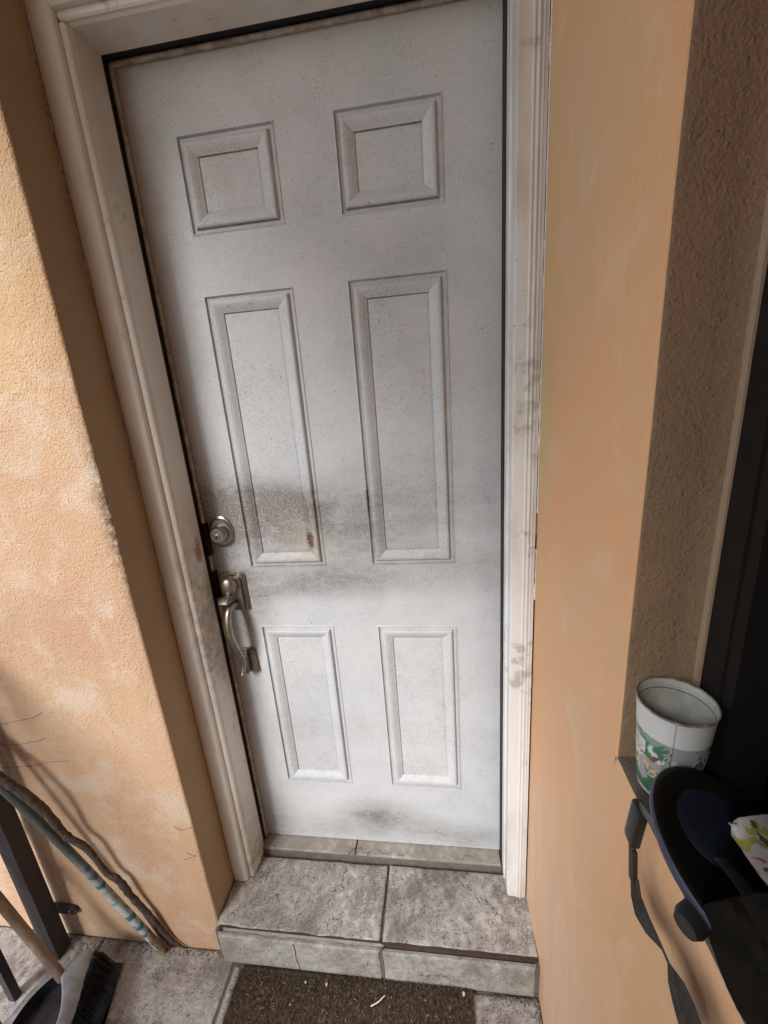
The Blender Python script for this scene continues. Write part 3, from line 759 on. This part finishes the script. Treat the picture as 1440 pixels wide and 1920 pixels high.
# cap: a tapering shell, long in y, standing above its bristles
zc = -.062
L = [(-.4010, -.2960), (-.4250, -.3320), (-.4310, -.3450), (-.4330, -.3640), (-.4160, -.3760), (-.3850, -.4080), (-.3620, -.4420), (-.3500, -.5200)]
Rr = [(-.3890, -.2990), (-.3740, -.3310), (-.3690, -.3450), (-.3640, -.3620), (-.3540, -.3760), (-.3420, -.4080), (-.3300, -.4420), (-.3150, -.5200)]
b = BM(); rings = []
for i, (l, r) in enumerate(zip(L, Rr)):
    h = [.004, .010, .014, .016, .014, .010, .008, .008][i]
    lx, ly = l; rx_, ry = r
    rings.append([b.verts.new((lx, ly, zc+.006)), b.verts.new((lx+.003, ly, zc+.010)), b.verts.new(((lx+rx_)/2, (ly+ry)/2, zc+h*.6)), b.verts.new((rx_, ry, zc-.010)), b.verts.new((rx_-.004, ry, zc-.016)), b.verts.new((lx+.002, ly, zc-.008))])
for a, c in zip(rings, rings[1:]):
    for k in range(6): b.faces.new((a[k], a[(k+1) % 6], c[(k+1) % 6], c[k]))
b.faces.new(rings[0][::-1]); b.faces.new(rings[-1]); bmesh.ops.recalc_face_normals(b, faces=b.faces)
hd_ = part('head', b, mat_plain('grey_blue_plastic', (.30, .315, .34), .45, scale=25, dark=(.21, .22, .235)), broom, smooth=True)
md = hd_.modifiers.new('smooth', 'SUBSURF'); md.levels = 2; md.render_levels = 2
hb = Vector((-.431, -.361, -.070)); hq = Vector((-.548, -.345, .180)); dd = hq-hb
b = BM(); tube(b, [hb+dd*(k/6) for k in range(0, 20)], [.0118]*20, 16); part('handle', b, M_WOOD, broom, smooth=True)
random.seed(12); b = BM()
for k in range(1300):
    t = random.random(); y = -.300-.215*t
    u = random.random()
    i = min(6, int(t*7)); 
    ax = -.392+.075*t+ u*.028; 
    p0 = Vector((ax, y, zc-.008)); p1 = Vector((-.352+.030*t+u*.036+random.uniform(-.004, .004), y+random.uniform(-.006, .006)+.004, GZ+.006+random.random()*.006))
    w = .0009
    q = [b.verts.new(p0+Vector((w, 0, 0))), b.verts.new(p0+Vector((-w, 0, 0))), b.verts.new(p0+Vector((0, w, 0)))]; e = b.verts.new(p1)
    for m in range(3): b.faces.new((q[m], q[(m+1) % 3], e))
o = part('bristles', b, mat_plain('black_bristle', (.018, .018, .02), .5), broom); o['kind'] = 'stuff'

# ------------------------------------------------------------------ doormat
def mat_coir():
    t = NT('coir_fibre'); n = t.noise(90, 6, .7); n2 = t.noise(14, 5)
    col = t.mix(t.ramp(n, .35, .68), (.075, .052, .035), (.19, .135, .088))
    col = t.mix(t.ramp(n2, .45, .65, 0, .5), col, (.10, .07, .048))
    t.bump((n, .003, .9)); return t.out(col, .95, spec=.1)
M_COIR = mat_coir()
mat_ = thing('doormat', 'worn brown coir doormat in front of the tiled step', 'doormat', (.33, -.46, GZ))
MA = [(.012, -.268), (.642, -.256), (.652, -.66), (.014, -.66)]
b = BM(); lo = []; hi = []
def edge_pts(n=50):
    o = []
    for k in range(4):
        a = Vector(MA[k]); c = Vector(MA[(k+1) % 4])
        for i in range(n):
            p = a.lerp(c, i/n); j = .0022*noise.noise(Vector((p.x*60, p.y*60, 1)))
            o.append((p.x+j, p.y+j))
    return o
ep = edge_pts()
lo = [b.verts.new((x, y, GZ+.0004)) for x, y in ep]; hi = [b.verts.new((x, y, GZ+.007)) for x, y in ep]
for k in range(len(ep)): b.faces.new((lo[k], lo[(k+1) % len(ep)], hi[(k+1) % len(ep)], hi[k]))
b.faces.new(hi)
bmesh.ops.recalc_face_normals(b, faces=b.faces)
part('mat_base', b, M_COIR, mat_)
random.seed(77); verts = []; faces = []; mi = []
for k in range(60000):
    u, v = random.random()*1.012-.006, random.random()**1.25*.55-.008
    a = Vector(MA[0]).lerp(Vector(MA[1]), u); c = Vector(MA[3]).lerp(Vector(MA[2]), u); p = a.lerp(c, v)
    ln = random.uniform(.004, .013); th = random.uniform(0, 6.283); lean = random.uniform(.1, 1.0)
    q = Vector((p.x, p.y, GZ+.0062)); tip = q+Vector((math.cos(th)*lean*ln, math.sin(th)*lean*ln, ln*(1-.45*lean)))
    w = Vector((-math.sin(th), math.cos(th), 0))*.00055; i = len(verts)
    verts += [q-w, q+w, tip]; faces.append((i, i+1, i+2)); mi.append(random.choices((0, 1, 2), (.62, .10, .28))[0])
me = bpy.data.meshes.new('pile'); me.from_pydata([tuple(v) for v in verts], [], faces)
o = obj('pile', me, [M_COIR, mat_plain('pale_coir_fibre', (.30, .23, .165), .9), mat_plain('dark_coir_fibre', (.035, .024, .016), .95)], mat_); o.matrix_parent_inverse = Matrix.Translation(-mat_.location); o['kind'] = 'stuff'
me.polygons.foreach_set('material_index', mi)

# litter: white straw, flakes, lint
M_WHITE = mat_plain('white_plastic', (.75, .74, .72), .5, var=.1)
o = thing('white_stick', 'short thin white stick lying on the brown doormat', 'litter', (.405, -.302, GZ+.017))
b = BM(); tube(b, [(.3865, -.3125, GZ+.0185), (.405, -.303, GZ+.0185), (.4205, -.289, GZ+.0185)], [.0013, .0016, .0011], 8); part('stick', b, M_WHITE, o, smooth=True)
M_FLAKE = mat_plain('pale_paint_flake', (.62, .58, .52), .8, var=.15)
def flake(x, y, z, r, seed):
    random.seed(seed); b = BM(); n = 7
    a = [b.verts.new((x+r*random.uniform(.6, 1.1)*math.cos(k*6.283/n), y+1.5*r*random.uniform(.6, 1.1)*math.sin(k*6.283/n), z)) for k in range(n)]
    c = [b.verts.new((v.co.x, v.co.y, z+r*.5)) for v in a]
    for k in range(n): b.faces.new((a[k], a[(k+1) % n], c[(k+1) % n], c[k]))
    b.faces.new(c); b.faces.new(a[::-1]); return b
for i, (x, y, r, lb) in enumerate(((.6225, -.2665, .0040, 'largest pale flake, on the right part of the doormat near the step'), (.262, -.2800, .0034, 'pale flake on the doormat below the left riser tile'), (.204, -.2800, .0024, 'small pale flake left of the bigger one at the step edge of the doormat'), (.655, -.322, .0030, 'pale flake low on the doormat near its right edge'))):
    o = obj('paint_flake', flake(x, y, GZ+.0135, r, i), M_FLAKE); tag(o, lb, 'litter', 'pale flakes on the doormat')
b = BM(); random.seed(5)
for k in range(260):
    if random.random() < .62:
        x, y, z = random.uniform(.03, .63), random.uniform(-.27, -.42), GZ+.0125
    elif random.random() < .5: x, y, z = random.uniform(-.3, 0), random.uniform(-.235, -.45), GZ+.0006
    else: x, y, z = random.choice([random.uniform(.65, .80), random.uniform(-.5, -.2)]), random.uniform(-.262, -.42), GZ+.0006
    r = random.uniform(.0004, .0013)*(1.3 if random.random() < .12 else 1)
    s = bmesh.ops.create_icosphere(b, subdivisions=1, radius=r)
    bmesh.ops.scale(b, vec=(random.uniform(.6, 1.7), random.uniform(.6, 1.7), .6), verts=s['verts']); bmesh.ops.translate(b, vec=(x, y, z), verts=s['verts'])
for k in range(70):   # lint curls
    x, y = random.uniform(.04, .63), random.uniform(-.275, -.42); th = random.uniform(0, 6.28); L_ = random.uniform(.004, .010)
    pts = [(x+math.cos(th+q*.8)*L_*q/3, y+math.sin(th+q*.8)*L_*q/3, GZ+.0135+.0015*math.sin(q)) for q in range(4)]
    tube(b, pts, .00028, 3)
tag(obj('crumbs', b, mat_plain('crumb_pale', (.42, .38, .33), .85)), 'tiny pale crumbs and lint scattered over doormat and tiles', 'debris', kind='stuff')
b = BM(); random.seed(9)
for k in range(700):   # dirt along wall foot and corner
    if k < 330: x, y = random.uniform(-.56, CX), WY-.004-abs(random.gauss(0, .010)); 
    elif k < 430: x, y = random.gauss(-.485, .03), random.gauss(-.258, .012)
    elif k < 560: x, y = random.uniform(.70, RW-.003), -.256-abs(random.gauss(0, .006))
    else: x, y = RW-.003-abs(random.gauss(0, .006)), random.uniform(-.45, -.255)
    if y > WY-.001 or x > RW-.001: continue
    r = random.uniform(.0006, .0024)
    s = bmesh.ops.create_icosphere(b, subdivisions=1, radius=r)
    bmesh.ops.scale(b, vec=(random.uniform(.6, 2), random.uniform(.6, 1.6), .6), verts=s['verts']); bmesh.ops.translate(b, vec=(x, y, GZ+r*.4), verts=s['verts'])
tag(obj('dirt', b, mat_plain('dirt_crumbs', (.10, .08, .065), .95, dark=(.22, .19, .165), scale=200)), 'loose dirt gathered along the foot of the walls', 'dirt', kind='stuff')

# ------------------------------------------------------------------ cup on the sill
def mat_cup():
    t = NT('printed_enamel'); 
    P = t.vm('SUBTRACT', t.geo, CUPC)
    sep = t.n.new('ShaderNodeSeparateXYZ'); t.l.new(P, sep.inputs[0])
    z = sep.outputs['Z']; ang = t.ma('ARCTAN2', sep.outputs['Y'], sep.outputs['X'])
    cmb = t.n.new('ShaderNodeCombineXYZ'); t.l.new(t.ma('MULTIPLY', ang, .036), cmb.inputs[0]); t.l.new(z, cmb.inputs[1])
    uv = cmb.outputs[0]
    base = t.mix(t.noise(30, 5, v=uv), (.60, .61, .60), (.50, .50, .49))
    inband = t.ma('MULTIPLY', t.ramp(z, .0835, .0815), t.ramp(z, .006, .008))
    n1 = t.noise(34, 2, .5, v=uv, dist=1.2); n2 = t.noise(44, 3, .5, v=t.vm('ADD', uv, (3, 1, 0)), dist=1.6)
    n3 = t.noise(34, 2, .5, v=t.vm('ADD', uv, (7, 4, 0)), dist=1.0)
    col = base
    # scene band of pale green at the top of the print, foliage tufts at the bottom, animals between
    sky_ = t.ma('MULTIPLY', t.ramp(t.ma('ADD', z, t.ma('MULTIPLY', n1, .02)), .0805, .0825), inband)
    col = t.mix(t.ma('MULTIPLY', sky_, .9), col, (.17, .27, .22))
    tuft = t.ma('MULTIPLY', t.ramp(t.ma('ADD', t.ma('MULTIPLY', n2, .6), t.ramp(z, .008, .045, .30, .0, False)), .40, .42), inband)
    col = t.mix(tuft, col, (.03, .13, .07))
    tuft2 = t.ma('MULTIPLY', t.ramp(n2, .55, .57), inband); col = t.mix(tuft2, col, (.05, .16, .09))
    ani = t.ma('MULTIPLY', t.ma('MULTIPLY', t.ramp(n3, .56, .575), t.ramp(z, .016, .02)), inband); col = t.mix(ani, col, (.30, .30, .30))
    yel = t.ma('MULTIPLY', t.ma('MULTIPLY', t.ramp(n1, .60, .615), t.ramp(z, .02, .03)), inband); col = t.mix(yel, col, (.52, .47, .20))
    brn = t.ma('MULTIPLY', t.ma('MULTIPLY', t.ramp(n1, .395, .38), t.ramp(z, .02, .03)), inband); col = t.mix(brn, col, (.16, .06, .03))
    ol = t.ma('MULTIPLY', t.ma('LESS_THAN', t.ma('ABSOLUTE', t.ma('SUBTRACT', n3, .56)), .006), inband); col = t.mix(t.ma('MULTIPLY', ol, .8), col, (.05, .05, .045))
    ol2 = t.ma('MULTIPLY', t.ma('LESS_THAN', t.ma('ABSOLUTE', t.ma('SUBTRACT', n1, .60)), .006), inband); col = t.mix(t.ma('MULTIPLY', ol2, .8), col, (.07, .06, .04))
    # seam where the print overlaps
    seam = t.ramp(t.ma('ABSOLUTE', t.ma('ADD', ang, 2.02)), .0, .018, 1, 0)
    col = t.mix(t.ma('MULTIPLY', seam, .85), col, (.03, .04, .045))
    col = t.mix(t.ramp(t.noise(40, 7, .7), .55, .75, 0, .5), col, (.25, .22, .18))
    return t.out(col, .45, spec=.4)
CUPC = (.8510, -.5690, .9165)
cup = thing('cup', 'white cup printed with green foliage and animals, on the window sill', 'cup', CUPC)
CM = Matrix.Translation(CUPC) @ Matrix.Diagonal((1.04, 1.04, 1.05, 1))
b = BM(); lathe(b, [(.0245, .0), (.0262, .002), (.0285, .020), (.0310, .050), (.0335, .085), (.0352, .106), (.0360, .1085)], 64, CM)
lathe(b, [(.0245, 0.0005), (.0001, .0008)], 64, CM)
part('outer_wall', b, mat_cup(), cup, smooth=True)
t = NT('cup_inside'); ci = t.mix(t.ramp(t.noise(35, 7, .7), .4, .75), (.48, .49, .44), (.33, .32, .26)); M_CI = t.out(ci, .5)
b = BM(); lathe(b, [(.0347, .1088), (.0338, .1045), (.0334, .0985), (.0322, .085), (.0298, .05), (.0272, .018), (.0255, .004), (.0002, .003)], 64, CM)
part('inner_wall', b, M_CI, cup, smooth=True)
b = BM(); lathe(b, [(.0360, .1085), (.0363, .1095), (.0358, .1104), (.0351, .1104), (.0347, .1096), (.0347, .1086)], 64, CM)
part('rim', b, mat_plain('worn_cup_rim', (.30, .26, .22), .6, dark=(.10, .07, .05), scale=90), cup, smooth=True)
b = BM(); lathe(b, [(.0337, .0992), (.0332, .0990), (.0332, .0984), (.0337, .0982)], 64, CM); part('inside_line', b, M_BLACK, cup, smooth=True)

# ------------------------------------------------------------------ helmet with strap
HC = Vector((.855, -.688, .9644)); HN = Vector((.495, -.228, 1)).normalized()
HM = frame_mat(HC, HN, (1, 0, 0)) @ Matrix.Diagonal((.815, .815, .62, 1))
helm = thing('helmet', 'upturned dark blue and black helmet resting on the window sill', 'helmet', tuple(HC))
M_SHELL = mat_plain('blue_shell', (.045, .054, .100), .5, scale=20, dark=(.025, .03, .055))
t = NT('scuffed_black_foam'); n = t.noise(18, 7, .7); c = t.mix(t.ramp(t.noise(60, 8, .8, dist=1), .62, .72), t.mix(n, (.007, .0055, .004), (.013, .010, .006)), (.05, .042, .03)); t.bump((t.noise(120, 5), .001, .4)); M_FOAM = t.out(c, .55, spec=.3)
b = BM(); lathe(b, [(.0995, .001), (.1003, -.002), (.0990, -.008), (.0925, -.018), (.080, -.028), (.060, -.036), (.030, -.040), (.001, -.041)], 72, HM); part('shell', b, M_SHELL, helm, smooth=True)
b = BM(); lathe(b, [(.0995, .001), (.0975, .0028), (.094, .0030), (.080, .0005), (.068, -.003), (.055, -.006), (.030, -.009), (.001, -.010)], 72, HM); part('inner_rim', b, M_FOAM, helm, smooth=True)
def on_disc(u, v, h):
    O = HC+HN*h; d = PXL(u, v, 0, 5)-M.translation; k = (O-M.translation).dot(HN)/d.dot(HN)
    return HM.inverted() @ (M.translation+d*k)
pcn = on_disc(1337, 1535, -.003)
b = BM(); lathe(b, [(.060, -.014), (.059, -.004), (.056, -.0020), (.040, -.0010), (.020, -.0005), (.001, -.0005)], 48, HM @ Matrix.Translation((pcn.x, pcn.y, 0)) @ Matrix.Rotation(R(30), 4, 'Z') @ Matrix.Diagonal((1.0, .82, 1, 1))); part('crown_pad', b, mat_plain('navy_pad', (.008, .013, .034), .7, dark=(.006, .009, .02), scale=50), helm, smooth=True)
# adjuster knob on the lower edge
kp = HM @ Vector((-.040, -.094, -.010))
def dialpos(a, r=.1, z=-.01): return HM @ Vector((r*math.cos(a), r*math.sin(a), z))
part_k = BM()
exec_k = HM @ on_disc(1301, 1722, -.012)
kd = (exec_k-HC).normalized()
tube(part_k, [exec_k-kd*.012, exec_k+kd*.006, exec_k+kd*.012], [.0105, .0110, .0085], 24, flat=.75, up=HN); part('adjuster_knob', part_k, mat_plain('grey_black_rubber', (.018, .0175, .019), .6), helm, smooth=True)
# webbing inside and fabric tape
ax = HM @ on_disc(1352, 1612, .010); bx_ = HM @ on_disc(1452, 1765, .016)
b = BM(); tube(b, [ax, ax.lerp(bx_, .35)+HN*.004, ax.lerp(bx_, .7)+HN*.004, bx_], [.007, .0085, .0095, .010], 10, flat=.25, up=HN); part('inner_strap', b, mat_plain('grey_webbing', (.028, .026, .022), .9, scale=120, bump=.7, bd=.002), helm, smooth=True)
# buckle and hanging strap, just off the face of the wall
M_BUCK = mat_plain('black_buckle', (.014, .0155, .017), .5, bump=.1)
XB = .794
b1 = PXL(1206, 1514, 0, XB); b2 = PXL(1184, 1580, 0, XB-.002)
def plank(a, c, w, th, bev):
    b = BM(); d = c-a; L_ = d.length; box(b, -w/2, w/2, -th/2, th/2, 0, L_, bev=bev)
    z = d.normalized(); y = Vector((1, 0, 0)); x = y.cross(z).normalized(); y = z.cross(x)
    m = Matrix((x, y, z)).transposed().to_4x4(); m.translation = a; b.transform(m); return b
b1 = PXL(1201, 1512, 0, XB); b2 = PXL(1184, 1576, 0, XB-.002)
bk = part('buckle', plank(b1, b2, .0180, .010, .0035), M_BUCK, helm, smooth=True)
b3 = PXL(1187, 1590, 0, XB); b4 = PXL(1187, 1652, 0, XB)
b = BM(); tube(b, [b2+Vector((0, .003, 0)), b2.lerp(b3, .7), b3.lerp(b4, .1)], [.0014, .0014, .0012], 8); tube(b, [b2-Vector((0, .003, 0)), b2.lerp(b3, .7), b3.lerp(b4, .1)], [.0014, .0014, .0012], 8); part('buckle_loop', b, mat_plain('grey_loop', (.25, .24, .22), .5), bk, smooth=True)
part('strap_keeper', plank(b3, b4, .0110, .005, .0012), mat_plain('brown_black_keeper', (.028, .02, .018), .6), bk, smooth=True)
sp = [(1190, 1648, 9), (1193, 1680, 11), (1204, 1715, 15), (1222, 1750, 14), (1243, 1780, 10), (1254, 1805, 12), (1268, 1840, 20), (1282, 1880, 23), (1296, 1925, 24), (1310, 1975, 23)]
b = BM(); prev = None; PW = []
tw = [0, 0, .1, .25, .7, .9, .35, .1, .0, 0]
for (u, v, w), k in zip(sp, tw):
    a = PXL(u-w, v, 0, XB); c = PXL(u+w, v+w*.15, 0, XB)
    m = (a+c)/2; h = (c-a)/2; h = h + Vector((-.004*k-.0005, 0, 0))
    PW.append((m, h))
den = []
for i in range(len(PW)-1):
    for s in range(5):
        q = s/5; den.append((PW[i][0].lerp(PW[i+1][0], q), PW[i][1].lerp(PW[i+1][1], q)))
den.append(PW[-1]); rows = []
for m, h in den:
    nrm = Vector((-.0009, 0, 0)); rows.append([b.verts.new(m-h), b.verts.new(m+nrm), b.verts.new(m+h), b.verts.new(m-nrm*.3)])
for a, c in zip(rows, rows[1:]):
    for k in range(4): b.faces.new((a[k], a[(k+1) % 4], c[(k+1) % 4], c[k]))
b.faces.new(rows[0]); b.faces.new(rows[-1][::-1]); bmesh.ops.recalc_face_normals(b, faces=b.faces)
part('chin_strap', b, mat_plain('worn_black_webbing', (.038, .032, .028), .95, spec=.08, dark=(.065, .058, .052), scale=90, bump=.8, bd=.0015), helm)
b0 = HM @ Vector((-.097, .012, -.004))
b = BM(); tube(b, [b0, b0.lerp(b1, .5), b1], [.005, .005, .005], 10, flat=.3, up=(1, 0, 0)); part('strap_anchor', b, M_BUCK, helm, smooth=True)

# dark cloth bundle under the helmet, hanging over the sill
def cloth_bundle():
    root = thing('black_bag', 'crumpled black bag bunched on the sill beneath the helmet', 'bag', (.82, -.82, .915))
    LE = [(1300, 1700), (1322, 1736), (1338, 1772), (1352, 1812), (1366, 1850), (1386, 1892), (1412, 1930), (1440, 1990), (1470, 2080)]
    b = BM(); rows = []
    nj = 48; ni = 34
    for j in range(nj+1):
        f = j/nj*(len(LE)-1); a = min(int(f), len(LE)-2); q = f-a
        lu = LE[a][0]*(1-q)+LE[a+1][0]*q; lv = LE[a][1]*(1-q)+LE[a+1][1]*q
        row = []
        for i in range(ni+1):
            u = i/ni
            fold = math.sin(u*20-j*.16+1.5*math.sin(j*.11))*.5+.5*math.sin(u*43-j*.21)
            x = .803-.020*min(1, (u*5)**.6)-.0050*fold*min(1, u*6)-.006*noise.noise(Vector((u*8, j*.12, 2)))
            row.append(b.verts.new(PXL(lu+u*330, lv-u*60, 0, x)))
        rows.append(row)
    for j in range(nj):
        for i in range(ni): b.faces.new((rows[j][i], rows[j][i+1], rows[j+1][i+1], rows[j+1][i]))
    bmesh.ops.recalc_face_normals(b, faces=b.faces)
    o = part('bag_cloth', b, mat_plain('black_nylon', (.008, .0075, .006), .95, scale=14, bump=.3, bd=.001, dark=(.014, .012, .009), spec=.03), root, smooth=True)
    md = o.modifiers.new('thickness', 'SOLIDIFY'); md.thickness = .003; md.offset = 0
    return root
cloth_bundle()
# floral cloth draped over the helmet edge
def mat_floral():
    t = NT('floral_print_fleece'); n = t.noise(55, 3, .5, dist=.6); n2 = t.noise(70, 3, .5, v=t.vm('ADD', t.geo, (3, 3, 3)), dist=.8); n3 = t.noise(60, 3, .5, v=t.vm('ADD', t.geo, (8, 1, 3)), dist=.8)
    c = t.mix(t.ramp(t.noise(200, 3), .3, .7), (.56, .52, .48), (.48, .44, .40))
    c = t.mix(t.ramp(n, .52, .56), c, (.42, .37, .08)); c = t.mix(t.ramp(n, .62, .65), c, (.26, .20, .10))
    c = t.mix(t.ramp(n2, .61, .64), c, (.38, .13, .12)); c = t.mix(t.ramp(n3, .62, .64), c, (.09, .13, .03))
    t.bump((t.noise(500, 3), .001, .6)); return t.out(c, .95, spec=.1)
FP = [(1369, 1545), (1385, 1537), (1412, 1534), (1450, 1526), (1500, 1520)]
FQ = [(1372, 1562), (1392, 1592), (1420, 1638), (1452, 1678), (1500, 1730)]
b = BM(); rows = []
for i in range(5):
    row = []
    for j in range(9):
        v = j/8
        base = [PXL(*FP[i], 2, 1.010), PXL(*FQ[i], 2, .998)]
        p = base[0].lerp(base[1], v); p.z += .003*math.sin(v*5+i)
        row.append(b.verts.new(p))
    rows.append(row)
for i in range(4):
    for j in range(8): b.faces.new((rows[i][j], rows[i][j+1], rows[i+1][j+1], rows[i+1][j]))
bmesh.ops.recalc_face_normals(b, faces=b.faces)
cl = obj('floral_cloth', b, mat_floral(), smooth=True); tag(cl, 'folded white cloth with yellow and red flowers lying on the helmet', 'cloth')
md = cl.modifiers.new('thickness', 'SOLIDIFY'); md.thickness = .003; md.offset = -1
bpy.context.view_layer.update()
